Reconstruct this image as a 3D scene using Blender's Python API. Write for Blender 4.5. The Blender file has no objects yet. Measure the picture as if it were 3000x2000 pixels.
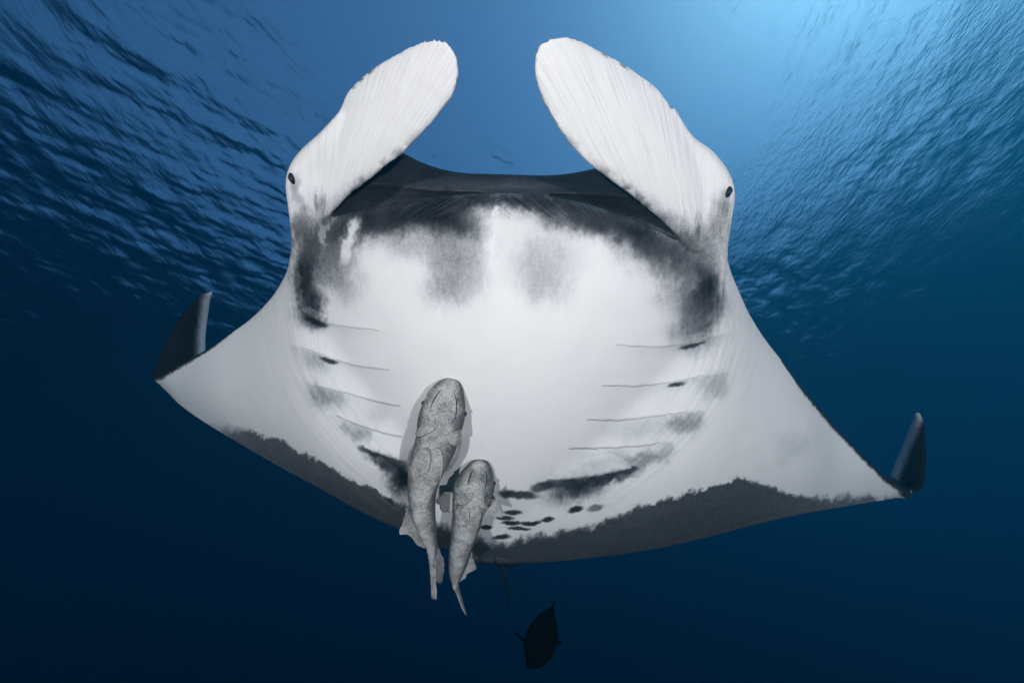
import bpy, bmesh, math, random
import numpy as np
from mathutils import Vector
from mathutils.bvhtree import BVHTree
from mathutils.kdtree import KDTree

random.seed(7)
rng = np.random.default_rng(7)
scene = bpy.context.scene
COL = scene.collection
R = math.radians

# ------------------------------------------------------------------ camera, sky, sun, exposure
PITCH = R(37)
FPX = 1150.0                                     # focal length in pixels of a 3000 px wide frame
cam_d = bpy.data.cameras.new('camera')
cam_d.sensor_width = 36.0
cam_d.lens = 36.0 * FPX / 3000.0
cam_d.clip_start = 0.02
cam_d.clip_end = 2000.0
cam = bpy.data.objects.new('camera', cam_d)
COL.objects.link(cam)
cam.rotation_euler = (R(90) + PITCH, 0, 0)
scene.camera = cam

SUN_AZ, SUN_EL = R(92), R(60)                    # azimuth clockwise from +Y
world = bpy.data.worlds.new('World')
scene.world = world
world.use_nodes = True
nt = world.node_tree
nt.nodes.clear()
w_out = nt.nodes.new('ShaderNodeOutputWorld')
w_bg = nt.nodes.new('ShaderNodeBackground')
w_bg.inputs['Strength'].default_value = 0.14
sky = nt.nodes.new('ShaderNodeTexSky')
sky.sky_type = 'NISHITA'
sky.sun_disc = False
sky.sun_elevation = SUN_EL
sky.sun_rotation = SUN_AZ
tc = nt.nodes.new('ShaderNodeTexCoord')
sep = nt.nodes.new('ShaderNodeSeparateXYZ')
mr = nt.nodes.new('ShaderNodeMapRange')
mr.inputs['From Min'].default_value = 0.0
mr.inputs['From Max'].default_value = 0.05
mixw = nt.nodes.new('ShaderNodeMix')
mixw.data_type = 'RGBA'
mixw.inputs[6].default_value = (0.004, 0.03, 0.10, 1)   # the deep water below the horizon
nt.links.new(tc.outputs['Generated'], sep.inputs[0])
nt.links.new(sep.outputs['Z'], mr.inputs['Value'])
nt.links.new(mr.outputs[0], mixw.inputs[0])
nt.links.new(sky.outputs[0], mixw.inputs[7])
nt.links.new(mixw.outputs[2], w_bg.inputs['Color'])
nt.links.new(w_bg.outputs[0], w_out.inputs[0])

sun_d = bpy.data.lights.new('sun', 'SUN')
sun_d.energy = 2.0
sun_d.angle = R(0.53)
sun_d.color = (1.0, 0.95, 0.88)
sun = bpy.data.objects.new('sun', sun_d)
COL.objects.link(sun)
sdir = Vector((math.sin(SUN_AZ) * math.cos(SUN_EL), math.cos(SUN_AZ) * math.cos(SUN_EL), math.sin(SUN_EL)))
sun.rotation_euler = sdir.to_track_quat('Z', 'Y').to_euler()
sun.location = sdir * 40

scene.view_settings.view_transform = 'Standard'
scene.view_settings.look = 'None'
scene.view_settings.exposure = 0.0
scene.view_settings.gamma = 1.0
scene.view_settings.use_curve_mapping = False
scene.render.engine = 'CYCLES'
scene.cycles.use_denoising = True
scene.cycles.max_bounces = 8
scene.cycles.volume_bounces = 1
scene.cycles.sample_clamp_indirect = 4.0

# the diver's pair of flash heads: they light the belly and throw the two shadows of each remora
CR = Vector((1, 0, 0))
CU = Vector((0, -math.sin(PITCH), math.cos(PITCH)))
CF = Vector((0, math.cos(PITCH), math.sin(PITCH)))
STROBE = 915.0
for sx, en in ((-1.6, 0.98), (1.6, 1.02)):
    sd = bpy.data.lights.new('flash_head', 'SPOT')
    sd.energy = STROBE * en
    sd.spot_size = R(150)
    sd.spot_blend = 0.8
    sd.shadow_soft_size = 0.07
    sd.color = (0.985, 0.825, 0.765)
    so = bpy.data.objects.new('flash_head', sd)
    COL.objects.link(so)
    so.location = CR * sx - CU * 0.45 - CF * 3.1
    aim = (CR * (sx * 0.8) - CU * 0.45 + CF * 2.0) - so.location
    so.rotation_euler = (-aim).to_track_quat('Z', 'Y').to_euler()


# ------------------------------------------------------------------ helpers
def P(px, py, d):
    """the point seen at (px, py) of the 3000x2000 photograph, d metres in front of the lens"""
    return CF * d + CR * ((px - 1500.0) / FPX * d) + CU * ((1000.0 - py) / FPX * d)


DOFF = 0.0


def Pn(a):
    a = np.asarray(a, float)
    u = (a[..., 0:1] - 1500.0) / FPX
    v = (1000.0 - a[..., 1:2]) / FPX
    d = a[..., 2:3] + DOFF
    return d * (np.array(CF) + u * np.array(CR) + v * np.array(CU))


def to_px(w):
    d = w @ np.array(CF)
    return 1500.0 + FPX * (w @ np.array(CR)) / d, 1000.0 - FPX * (w @ np.array(CU)) / d, d


def tag(o, label=None, cat=None, group=None, kind=None):
    if label: o['label'] = label
    if cat: o['category'] = cat
    if group: o['group'] = group
    if kind: o['kind'] = kind
    return o


def empty(name, loc):
    o = bpy.data.objects.new(name, None)
    o.location = loc
    o.empty_display_size = 0.1
    COL.objects.link(o)
    return o


ORIGIN = {}


def link(name, me, mat=None, parent=None, smooth=True):
    """a mesh with world coordinates becomes an object that hangs under its parent"""
    o = bpy.data.objects.new(name, me)
    if parent is not None:
        base = ORIGIN[parent.name]
        n = len(me.vertices)
        co = np.empty(n * 3, np.float32)
        me.vertices.foreach_get('co', co)
        co = co.reshape(-1, 3) - np.array(base, np.float32)
        me.vertices.foreach_set('co', co.ravel())
        o.parent = parent
        ORIGIN[o.name] = base
    if mat: me.materials.append(mat)
    if smooth:
        me.polygons.foreach_set('use_smooth', [True] * len(me.polygons))
    me.update()
    COL.objects.link(o)
    if parent is not None: ORIGIN[o.name] = ORIGIN[parent.name]
    return o


def thing(name, loc, label, cat, group=None):
    o = empty(name, loc)
    ORIGIN[o.name] = Vector(loc)
    return tag(o, label, cat, group)


def catmull(pts, n):
    """n samples along an interpolating spline through pts (k, dims), uniform in arc length"""
    p = np.asarray(pts, float)
    k = len(p)
    ext = np.vstack([2 * p[0] - p[1], p, 2 * p[-1] - p[-2]])
    out = []
    m = 24
    for i in range(k - 1):
        a, b, c, d = ext[i], ext[i + 1], ext[i + 2], ext[i + 3]
        t = np.linspace(0, 1, m, endpoint=False)[:, None]
        out.append(0.5 * (2 * b + (c - a) * t + (2 * a - 5 * b + 4 * c - d) * t ** 2 + (3 * b - a - 3 * c + d) * t ** 3))
    out = np.vstack(out + [p[-1:]])
    L = np.r_[0, np.cumsum(np.linalg.norm(np.diff(out, axis=0), axis=1))]
    s = np.linspace(0, L[-1], n)
    return np.stack([np.interp(s, L, out[:, j]) for j in range(p.shape[1])], 1)


def catmull_u(pts, per):
    """per samples between each two control rows; works on (k, ...) arrays"""
    p = np.asarray(pts, float)
    ext = np.concatenate([(2 * p[0] - p[1])[None], p, (2 * p[-1] - p[-2])[None]])
    out = []
    for i in range(len(p) - 1):
        a, b, c, d = ext[i], ext[i + 1], ext[i + 2], ext[i + 3]
        for t in np.linspace(0, 1, per, endpoint=False):
            out.append(0.5 * (2 * b + (c - a) * t + (2 * a - 5 * b + 4 * c - d) * t ** 2 + (3 * b - a - 3 * c + d) * t ** 3))
    out.append(p[-1])
    return np.array(out)


def loft(rings):
    """closed skin over rings (m, n, 3); both ends capped by a fan. returns verts, faces"""
    m, n = rings.shape[:2]
    V = [tuple(v) for v in rings.reshape(-1, 3)]
    F = []
    for i in range(m - 1):
        for j in range(n):
            k = (j + 1) % n
            F.append((i * n + j, i * n + k, (i + 1) * n + k, (i + 1) * n + j))
    c0 = len(V); V.append(tuple(rings[0].mean(0)))
    c1 = len(V); V.append(tuple(rings[-1].mean(0)))
    for j in range(n):
        k = (j + 1) % n
        F.append((c0, k, j))
        F.append((c1, (m - 1) * n + j, (m - 1) * n + k))
    return V, F


def mesh_of(name, V, F, fix=True):
    me = bpy.data.meshes.new(name)
    me.from_pydata([tuple(map(float, v)) for v in V], [], F)
    if fix:
        bm = bmesh.new(); bm.from_mesh(me)
        bmesh.ops.recalc_face_normals(bm, faces=bm.faces)
        bm.to_mesh(me); bm.free()
    me.update()
    return me


_tab = rng.random((256, 256))


def vnoise(x, y):
    xi = np.floor(x).astype(int); yi = np.floor(y).astype(int)
    fx = x - xi; fy = y - yi
    fx = fx * fx * (3 - 2 * fx); fy = fy * fy * (3 - 2 * fy)
    a = _tab[xi & 255, yi & 255]; b = _tab[(xi + 1) & 255, yi & 255]
    c = _tab[xi & 255, (yi + 1) & 255]; d = _tab[(xi + 1) & 255, (yi + 1) & 255]
    return (a * (1 - fx) + b * fx) * (1 - fy) + (c * (1 - fx) + d * fx) * fy


def fbm(x, y, o=4):
    s = 0; a = 0.5; t = 0
    for k in range(o):
        s = s + a * vnoise(x + 17.3 * k, y + 5.1 * k); t += a
        x = x * 2.03; y = y * 2.03; a *= 0.5
    return s / t


def sstep(a, b, x):
    t = np.clip((x - a) / (b - a), 0, 1)
    return t * t * (3 - 2 * t)


# ------------------------------------------------------------------ materials
def new_mat(name):
    m = bpy.data.materials.new(name)
    m.use_nodes = True
    n = m.node_tree
    n.nodes.clear()
    return m, n, n.nodes.new('ShaderNodeOutputMaterial')


def N(n, kind, **kw):
    x = n.nodes.new('ShaderNode' + kind)
    for k, v in kw.items():
        if hasattr(x, k) and not k[0].isupper():
            setattr(x, k, v)
        else:
            x.inputs[k.replace('_', ' ')].default_value = v
    return x


def math_n(n, op, a, b=None, c=None, clamp=False):
    x = n.nodes.new('ShaderNodeMath'); x.operation = op; x.use_clamp = clamp
    for i, v in enumerate((a, b, c)):
        if v is None: continue
        if isinstance(v, (int, float)): x.inputs[i].default_value = v
        else: n.links.new(v, x.inputs[i])
    return x.outputs[0]


def mix_rgb(n, f, a, b):
    x = n.nodes.new('ShaderNodeMix'); x.data_type = 'RGBA'
    for i, v in ((0, f), (6, a), (7, b)):
        if isinstance(v, (int, float)): x.inputs[i].default_value = v
        elif isinstance(v, tuple): x.inputs[i].default_value = v
        else: n.links.new(v, x.inputs[i])
    return x.outputs[2]


def noise_n(n, vec, scale, detail=4, rough=0.55):
    x = n.nodes.new('ShaderNodeTexNoise')
    x.inputs['Scale'].default_value = scale
    x.inputs['Detail'].default_value = detail
    x.inputs['Roughness'].default_value = rough
    n.links.new(vec, x.inputs['Vector'])
    return x.outputs['Fac']


def skin_material():
    m, n, out = new_mat('manta_skin')
    b = N(n, 'BsdfPrincipled')
    pig = N(n, 'Attribute', attribute_name='pig').outputs['Fac']
    sc = N(n, 'Attribute', attribute_name='stria').outputs['Vector']
    sw = N(n, 'Attribute', attribute_name='stria_w').outputs['Fac']
    co = N(n, 'TexCoord').outputs['Object']
    fine = noise_n(n, co, 150, 3, 0.6)
    wisp_map = N(n, 'Mapping'); wisp_map.inputs['Scale'].default_value = (1.0, 0.45, 0.6)
    n.links.new(co, wisp_map.inputs['Vector'])
    wisp = noise_n(n, wisp_map.outputs[0], 55, 5, 0.65)
    blot = noise_n(n, co, 7, 4, 0.55)
    # grain breaks up the edges of the pigment
    edge = math_n(n, 'MULTIPLY', pig, math_n(n, 'SUBTRACT', 1.0, pig))
    g = math_n(n, 'ADD', math_n(n, 'MULTIPLY', math_n(n, 'SUBTRACT', wisp, 0.5), 1.5),
               math_n(n, 'MULTIPLY', math_n(n, 'SUBTRACT', fine, 0.5), 0.9))
    p2 = math_n(n, 'ADD', pig, math_n(n, 'MULTIPLY', edge, g), clamp=True)
    p3 = math_n(n, 'ADD', p2, math_n(n, 'MULTIPLY', math_n(n, 'ADD', math_n(n, 'MULTIPLY', math_n(n, 'SUBTRACT', blot, 0.45), 1.0), math_n(n, 'MULTIPLY', math_n(n, 'SUBTRACT', fine, 0.5), 0.9)), 0.10), clamp=True)
    # muscle lines of the horn fins and wing roots
    st = n.nodes.new('ShaderNodeTexNoise')
    st.inputs['Scale'].default_value = 1.0; st.inputs['Detail'].default_value = 5; st.inputs['Roughness'].default_value = 0.62
    n.links.new(sc, st.inputs['Vector'])
    stv = math_n(n, 'MULTIPLY', math_n(n, 'SUBTRACT', st.outputs['Fac'], 0.5), sw)
    p4 = math_n(n, 'ADD', p3, math_n(n, 'MULTIPLY', stv, 0.55), clamp=True)
    rampn = N(n, 'ValToRGB')
    e = rampn.color_ramp.elements
    e[0].position = 0.0; e[0].color = (0.80, 0.80, 0.80, 1)
    e[1].position = 1.0; e[1].color = (0.012, 0.014, 0.017, 1)
    k = rampn.color_ramp.elements.new(0.25); k.color = (0.50, 0.51, 0.525, 1)
    k = rampn.color_ramp.elements.new(0.55); k.color = (0.20, 0.207, 0.22, 1)
    k = rampn.color_ramp.elements.new(0.8); k.color = (0.065, 0.069, 0.078, 1)
    n.links.new(p4, rampn.inputs[0])
    n.links.new(rampn.outputs[0], b.inputs['Base Color'])
    b.inputs['Roughness'].default_value = 0.5
    b.inputs['IOR'].default_value = 1.07
    b.inputs['Specular IOR Level'].default_value = 0.5
    bump = N(n, 'Bump'); bump.inputs['Strength'].default_value = 0.35; bump.inputs['Distance'].default_value = 0.006
    h = math_n(n, 'ADD', math_n(n, 'MULTIPLY', stv, 3.0), math_n(n, 'MULTIPLY', fine, 0.18))
    n.links.new(h, bump.inputs['Height'])
    n.links.new(bump.outputs[0], b.inputs['Normal'])
    n.links.new(b.outputs[0], out.inputs['Surface'])
    return m


def plain(name, col, rough=0.5, spec=0.3):
    m, n, out = new_mat(name)
    b = N(n, 'BsdfPrincipled')
    co = N(n, 'TexCoord').outputs['Object']
    f = noise_n(n, co, 40, 3)
    c2 = tuple(c * 0.6 for c in col)
    n.links.new(mix_rgb(n, f, (*col, 1), (*c2, 1)), b.inputs['Base Color'])
    b.inputs['Roughness'].default_value = rough
    b.inputs['Specular IOR Level'].default_value = spec
    n.links.new(b.outputs[0], out.inputs['Surface'])
    return m


def remora_material(name, light, dark):
    m, n, out = new_mat(name)
    b = N(n, 'BsdfPrincipled')
    co = N(n, 'TexCoord').outputs['Object']
    sp = noise_n(n, co, 260, 4, 0.75)
    sp2 = noise_n(n, co, 75, 3, 0.6)
    cl = noise_n(n, co, 14, 4, 0.55)
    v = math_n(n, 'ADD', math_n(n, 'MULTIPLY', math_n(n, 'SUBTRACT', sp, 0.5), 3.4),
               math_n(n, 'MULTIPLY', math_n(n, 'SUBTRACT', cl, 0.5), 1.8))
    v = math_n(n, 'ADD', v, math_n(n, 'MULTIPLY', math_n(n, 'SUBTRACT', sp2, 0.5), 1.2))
    v = math_n(n, 'SUBTRACT', v, N(n, 'Attribute', attribute_name='flank').outputs['Fac'])  # darker sides: shade of the round body painted into the colour
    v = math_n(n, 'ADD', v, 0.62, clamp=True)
    n.links.new(mix_rgb(n, v, (*dark, 1), (*light, 1)), b.inputs['Base Color'])
    bump = N(n, 'Bump'); bump.inputs['Strength'].default_value = 0.4; bump.inputs['Distance'].default_value = 0.004
    n.links.new(sp2, bump.inputs['Height'])
    n.links.new(bump.outputs[0], b.inputs['Normal'])
    b.inputs['Roughness'].default_value = 0.6
    b.inputs['Specular IOR Level'].default_value = 0.2
    n.links.new(b.outputs[0], out.inputs['Surface'])
    return m


def surface_material():
    m, n, out = new_mat('water_surface')
    co = N(n, 'TexCoord').outputs['Object']
    mp = N(n, 'Mapping'); mp.inputs['Rotation'].default_value = (0, 0, R(28)); mp.inputs['Scale'].default_value = (1.0, 0.5, 1.0)
    n.links.new(co, mp.inputs['Vector'])
    f = noise_n(n, mp.outputs[0], 8.0, 6, 0.62)
    bump = N(n, 'Bump'); bump.inputs['Strength'].default_value = 1.0; bump.inputs['Distance'].default_value = 0.022
    n.links.new(f, bump.inputs['Height'])
    fr = N(n, 'Fresnel'); fr.inputs['IOR'].default_value = 1.33
    n.links.new(bump.outputs[0], fr.inputs['Normal'])
    tr = N(n, 'BsdfTransparent'); tr.inputs['Color'].default_value = (0.61, 0.91, 1.0, 1)
    gl = N(n, 'BsdfGlossy'); gl.inputs['Roughness'].default_value = 0.02
    gl.inputs['Color'].default_value = (0.9, 0.95, 1.0, 1)
    n.links.new(bump.outputs[0], gl.inputs['Normal'])
    mx = N(n, 'MixShader')
    n.links.new(fr.outputs[0], mx.inputs[0])
    n.links.new(tr.outputs[0], mx.inputs[1])
    n.links.new(gl.outputs[0], mx.inputs[2])
    n.links.new(mx.outputs[0], out.inputs['Surface'])
    return m


def haze_material():
    m, n, out = new_mat('sea_water')
    v = N(n, 'VolumePrincipled')
    v.inputs['Color'].default_value = (0.010, 0.116, 0.178, 1)
    v.inputs['Absorption Color'].default_value = (0.06, 0.27, 0.50, 1)
    v.inputs['Density'].default_value = 0.10
    v.inputs['Anisotropy'].default_value = 0.72
    n.links.new(v.outputs[0], out.inputs['Volume'])
    return m


SKIN = skin_material()

# ------------------------------------------------------------------ the sea: rippled surface and the water below it
SURF_Z = 10.0


def build_surface():
    r = np.r_[np.geomspace(0.8, 5.0, 24, endpoint=False), np.geomspace(5.0, 36.0, 430, endpoint=False), np.geomspace(36.0, 320.0, 80)]
    a = np.r_[np.linspace(-1.30, 1.30, 620, endpoint=False), np.linspace(1.30, 2 * np.pi - 1.30, 160, endpoint=False)]
    nr, na = len(r), len(a)
    rr, aa = np.meshgrid(r, a, indexing='ij')
    x = rr * np.sin(aa); y = rr * np.cos(aa)
    z = np.zeros_like(x)
    g = np.random.default_rng(3)
    spacing = np.maximum(np.gradient(r)[:, None] * np.ones_like(rr), rr * np.gradient(a)[None])
    wind = R(128)
    for k in range(120):
        lam = 0.13 * (8.0 / 0.13) ** g.random()
        th = wind + g.normal(0, 0.55)
        kk = 2 * np.pi / lam
        amp = 0.0040 * lam * g.uniform(0.4, 1.2) / (1 + (lam / 2.1) ** 2) / (1 + (0.09 / lam) ** 2)
        ph = g.random() * 6.283
        att = sstep(1.6, 3.2, lam / spacing)
        s = np.sin(kk * (x * np.cos(th) + y * np.sin(th)) + ph)
        z += amp * att * (s + 0.25 * np.abs(s))
    # patches of calmer and rougher water
    patch = 0.28 + 1.15 * sstep(0.32, 0.72, fbm(x / 6.0 + 40, y / 6.0 + 40, 3))
    z = z * patch + SURF_Z
    V = np.stack([x, y, z], -1).reshape(-1, 3)
    V = np.vstack([V, [[0, 0, SURF_Z]]])
    idx = np.arange(nr * na).reshape(nr, na)
    q = np.stack([idx[:-1], idx[1:], np.roll(idx, -1, 1)[1:], np.roll(idx, -1, 1)[:-1]], -1).reshape(-1, 4)
    F = [tuple(t) for t in q.tolist()]
    F += [(nr * na, int(idx[0, j]), int(idx[0, (j + 1) % na])) for j in range(na)]
    me = bpy.data.meshes.new('water_surface')
    me.from_pydata(V.tolist(), [], F)
    me.update()
    if me.polygons[0].normal.z < 0:
        me.flip_normals()
    o = link('water_surface', me, surface_material())
    tag(o, kind='structure')
    return o


build_surface()


def build_haze():
    s = 330.0
    z0, z1 = -120.0, SURF_Z + 1.0
    V = [(-s, -s, z0), (s, -s, z0), (s, s, z0), (-s, s, z0), (-s, -s, z1), (s, -s, z1), (s, s, z1), (-s, s, z1)]
    F = [(0, 3, 2, 1), (4, 5, 6, 7), (0, 1, 5, 4), (1, 2, 6, 5), (2, 3, 7, 6), (3, 0, 4, 7)]
    o = link('haze', mesh_of('haze', V, F), haze_material(), smooth=False)
    tag(o, kind='stuff')


build_haze()

# ------------------------------------------------------------------ manta: closed shells that are fused into one body
# wing stations from the left tip to the right tip: leading edge, trailing edge, thickness, belly bulge
ST = [
    ((620, 852, 3.36), (622, 858, 3.37), .018, 0),
    ((580, 868, 3.31), (611, 900, 3.40), .022, 0),
    ((522, 935, 3.23), (601, 980, 3.42), .030, 0),
    ((482, 1010, 3.16), (597, 1040, 3.43), .036, 0),
    ((455, 1070, 3.09), (575, 1090, 3.42), .040, 0),
    ((443, 1107, 3.00), (512, 1150, 3.32), .046, .0),
    ((470, 1098, 2.90), (512, 1172, 3.16), .055, .01),
    ((530, 1064, 2.78), (575, 1222, 3.09), .070, .03),
    ((618, 1014, 2.60), (680, 1287, 3.02), .100, .09),
    ((712, 945, 2.42), (800, 1357, 3.00), .140, .15),
    ((790, 860, 2.22), (930, 1428, 2.99), .190, .23),
    ((838, 780, 2.07), (1060, 1503, 2.97), .240, .30),
    ((872, 705, 1.97), (1175, 1556, 2.96), .290, .34),
    ((1000, 640, 1.94), (1300, 1612, 2.95), .340, .34),
    ((1480, 600, 1.96), (1475, 1652, 2.95), .400, .28),
    ((1950, 650, 1.94), (1650, 1647, 2.95), .340, .34),
    ((2108, 722, 1.97), (1800, 1627, 2.96), .290, .34),
    ((2152, 800, 2.07), (1950, 1602, 2.97), .240, .30),
    ((2196, 900, 2.20), (2085, 1571, 2.99), .190, .24),
    ((2262, 1012, 2.34), (2205, 1539, 3.00), .145, .18),
    ((2350, 1133, 2.50), (2330, 1510, 3.02), .105, .12),
    ((2442, 1242, 2.68), (2440, 1490, 3.06), .080, .05),
    ((2530, 1334, 2.80), (2550, 1472, 3.05), .062, .03),
    ((2602, 1404, 2.90), (2628, 1460, 3.08), .050, .01),
    ((2660, 1443, 2.99), (2660, 1462, 3.20), .046, 0),
    ((2705, 1425, 3.07), (2640, 1445, 3.34), .042, 0),
    ((2716, 1360, 3.14), (2612, 1405, 3.40), .038, 0),
    ((2714, 1290, 3.20), (2645, 1320, 3.40), .032, 0),
    ((2708, 1235, 3.26), (2678, 1240, 3.38), .024, 0),
    ((2696, 1207, 3.31), (2692, 1212, 3.33), .018, 0),
]


def wing_shell():
    le = Pn([s[0] for s in ST]); te = Pn([s[1] for s in ST])
    th = np.array([s[2] for s in ST]); bu = np.array([s[3] for s in ST])
    per = 7
    le = catmull_u(le, per); te = catmull_u(te, per)
    th = np.maximum(catmull_u(th, per), 0.014); bu = catmull_u(bu, per)
    n = 30
    s = 0.5 - 0.5 * np.cos(np.linspace(0, np.pi, n))
    V = le[:, None] * (1 - s)[None, :, None] + te[:, None] * s[None, :, None]
    # the belly of the wing bulges towards its underside
    und = -np.array(CF) * 0.8 - np.array(CU) * 0.5
    V = V + und * (bu[:, None] * (np.sin(np.pi * s ** 0.8))[None])[..., None]
    du = np.gradient(V, axis=0); dv = np.gradient(V, axis=1)
    nrm = np.cross(du, dv)
    nrm /= np.linalg.norm(nrm, axis=-1, keepdims=True) + 1e-9
    mid = len(V) // 2
    if (nrm[mid, n // 2] @ np.array(CF)) < 0: nrm = -nrm
    # keep the direction steady across the chord
    nrm = nrm * 0.4 + nrm.mean(1, keepdims=True) * 0.6
    nrm /= np.linalg.norm(nrm, axis=-1, keepdims=True) + 1e-9
    prof = 2.1 * np.sqrt(np.maximum(s, 0)) * (1 - s) ** 0.85
    T = th[:, None] * np.minimum(prof, 1.4)[None] + 0.016
    D = V + nrm * T[..., None]
    rings = np.concatenate([V, D[:, ::-1]], 1)
    return loft(rings)


ROWS = [
    ((985, 632, 1.66), (1475, 566, 1.62), (1985, 706, 1.66), .05, 2.6),
    ((962, 642, 1.65), (1475, 568, 1.575), (2005, 714, 1.65), .08, 2.6),
    ((930, 672, 1.68), (1475, 592, 1.535), (2045, 735, 1.68), .16, 2.6),
    ((885, 745, 1.76), (1475, 680, 1.505), (2105, 790, 1.76), .30, 2.7),
    ((866, 850, 1.93), (1478, 830, 1.52), (2120, 890, 1.93), .34, 2.5),
    ((864, 955, 2.07), (1480, 970, 1.59), (2116, 1000, 2.07), .30, 2.4),
    ((880, 1075, 2.22), (1480, 1105, 1.71), (2086, 1110, 2.22), .26, 2.3),
    ((935, 1195, 2.38), (1480, 1235, 1.88), (2015, 1225, 2.38), .24, 2.2),
    ((1025, 1305, 2.53), (1480, 1352, 2.09), (1910, 1335, 2.53), .22, 2.1),
    ((1135, 1412, 2.68), (1478, 1462, 2.35), (1780, 1437, 2.68), .20, 2.0),
    ((1300, 1515, 2.80), (1475, 1548, 2.66), (1625, 1535, 2.80), .16, 2.2),
    ((1420, 1600, 2.92), (1472, 1615, 2.86), (1530, 1605, 2.92), .08, 2.0),
]


def barrel_shell():
    n = 40
    t = np.linspace(-1, 1, n)
    t = np.sign(t) * (1 - (1 - np.abs(t)) ** 1.4)
    ctl = []
    for L, C, Rr, back, k in ROWS:
        L, C, Rr = map(np.array, (L, C, Rr))
        side = np.where(t[:, None] < 0, L[None], Rr[None])
        a = np.abs(t)[:, None]
        p = np.empty((n, 3))
        p[:, 0] = (C[0] + (side[:, 0] - C[0]) * a[:, 0])
        p[:, 1] = C[1] + (side[:, 1] - C[1]) * a[:, 0] ** 2.0
        p[:, 2] = C[2] + (side[:, 2] - C[2]) * a[:, 0] ** k
        b = p[::-1].copy()
        tb = np.abs(t[::-1])
        b[:, 2] = side[::-1, 2] + back * (1 - 0.75 * tb ** 4) * np.where(True, 1, 1) * 0.9 + 0.01
        b[:, 2] = np.maximum(b[:, 2], p[::-1, 2] + 0.03)
        ctl.append(np.vstack([p, b]))
    rings = Pn(catmull_u(np.array(ctl), 8))
    return loft(rings)


# top rim of the upper jaw, its lower crease, depth
JAW = [
    (935, 500, 690, 1.72), (1040, 420, 650, 1.78), (1110, 425, 630, 1.80), (1180, 450, 620, 1.81), (1249, 483, 610, 1.82),
    (1344, 507, 600, 1.83), (1490, 513, 600, 1.84), (1620, 515, 605, 1.83), (1719, 501, 620, 1.82), (1790, 482, 640, 1.80),
    (1880, 470, 670, 1.78), (1960, 500, 710, 1.76), (2010, 560, 720, 1.74),
]


def jaw_shell():
    rings = []
    for x, yt, yb, d in JAW:
        h = yb - yt
        f = [(x, yt - 2, d + .10), (x, yt, d + .03), (x, yt + .06 * h, d), (x, yt + .25 * h, d - .03), (x, yt + .45 * h, d - .075),
             (x, yt + .56 * h, d - .095), (x, yt + .64 * h, d - .06), (x, yt + .8 * h, d - .01), (x, yb, d + .02),
             (x, yb, d + .26), (x, yt + .5 * h, d + .30), (x, yt + 6, d + .28)]
        rings.append(f)
    rings = Pn(catmull_u(np.array(rings, float), 10))
    V, F = loft(rings)
    return V, F


HORN_L = [(1010, 335, 1.40, 14), (968, 418, 1.48, 34), (922, 490, 1.56, 50), (903, 545, 1.60, 55), (908, 620, 1.65, 53), (917, 700, 1.72, 53),
          (926, 790, 1.82, 60), (950, 900, 1.98, 66)]
HORN_R = [(1965, 320, 1.40, 10), (2003, 420, 1.48, 28), (2050, 490, 1.55, 48), (2083, 565, 1.60, 57), (2080, 640, 1.65, 55), (2069, 720, 1.72, 54),
          (2060, 800, 1.82, 62), (2035, 920, 1.98, 66)]


def horn_shell(H):
    h = catmull_u(np.array(H, float), 10)
    c = Pn(h[:, :3])
    r = h[:, 3] / FPX * h[:, 2]
    tan = np.gradient(c, axis=0); tan /= np.linalg.norm(tan, axis=1, keepdims=True)
    ax = np.cross(tan, np.array(CF)); ax /= np.linalg.norm(ax, axis=1, keepdims=True)
    ay = np.cross(ax, tan)
    a = np.linspace(0, 2 * np.pi, 28, endpoint=False)
    rings = c[:, None] + r[:, None, None] * (np.cos(a)[None, :, None] * ax[:, None] + 1.15 * np.sin(a)[None, :, None] * ay[:, None])
    return loft(rings)


FIN_L = ([(905, 640), (912, 560), (928, 480), (950, 425), (974, 378), (989, 345), (1005, 309), (1022, 271), (1059, 233), (1104, 197), (1157, 166), (1202, 141), (1246, 124), (1280, 117), (1296, 117)],
         [(940, 668), (964, 634), (1023, 574), (1068, 535), (1139, 480), (1197, 432), (1246, 380), (1295, 320), (1329, 273), (1342, 229), (1345, 202), (1336, 162), (1324, 140), (1312, 126), (1299, 118)])
FIN_R = ([(2080, 720), (2076, 620), (2056, 520), (2030, 440), (1995, 384), (1975, 346), (1955, 305), (1930, 269), (1894, 239), (1843, 203), (1797, 175), (1736, 142), (1695, 121), (1654, 110), (1620, 109)],
         [(2030, 745), (1996, 708), (1960, 668), (1909, 621), (1858, 578), (1807, 541), (1756, 503), (1700, 454), (1654, 402), (1613, 336), (1585, 280), (1568, 229), (1565, 178), (1580, 134), (1612, 110)])


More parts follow.
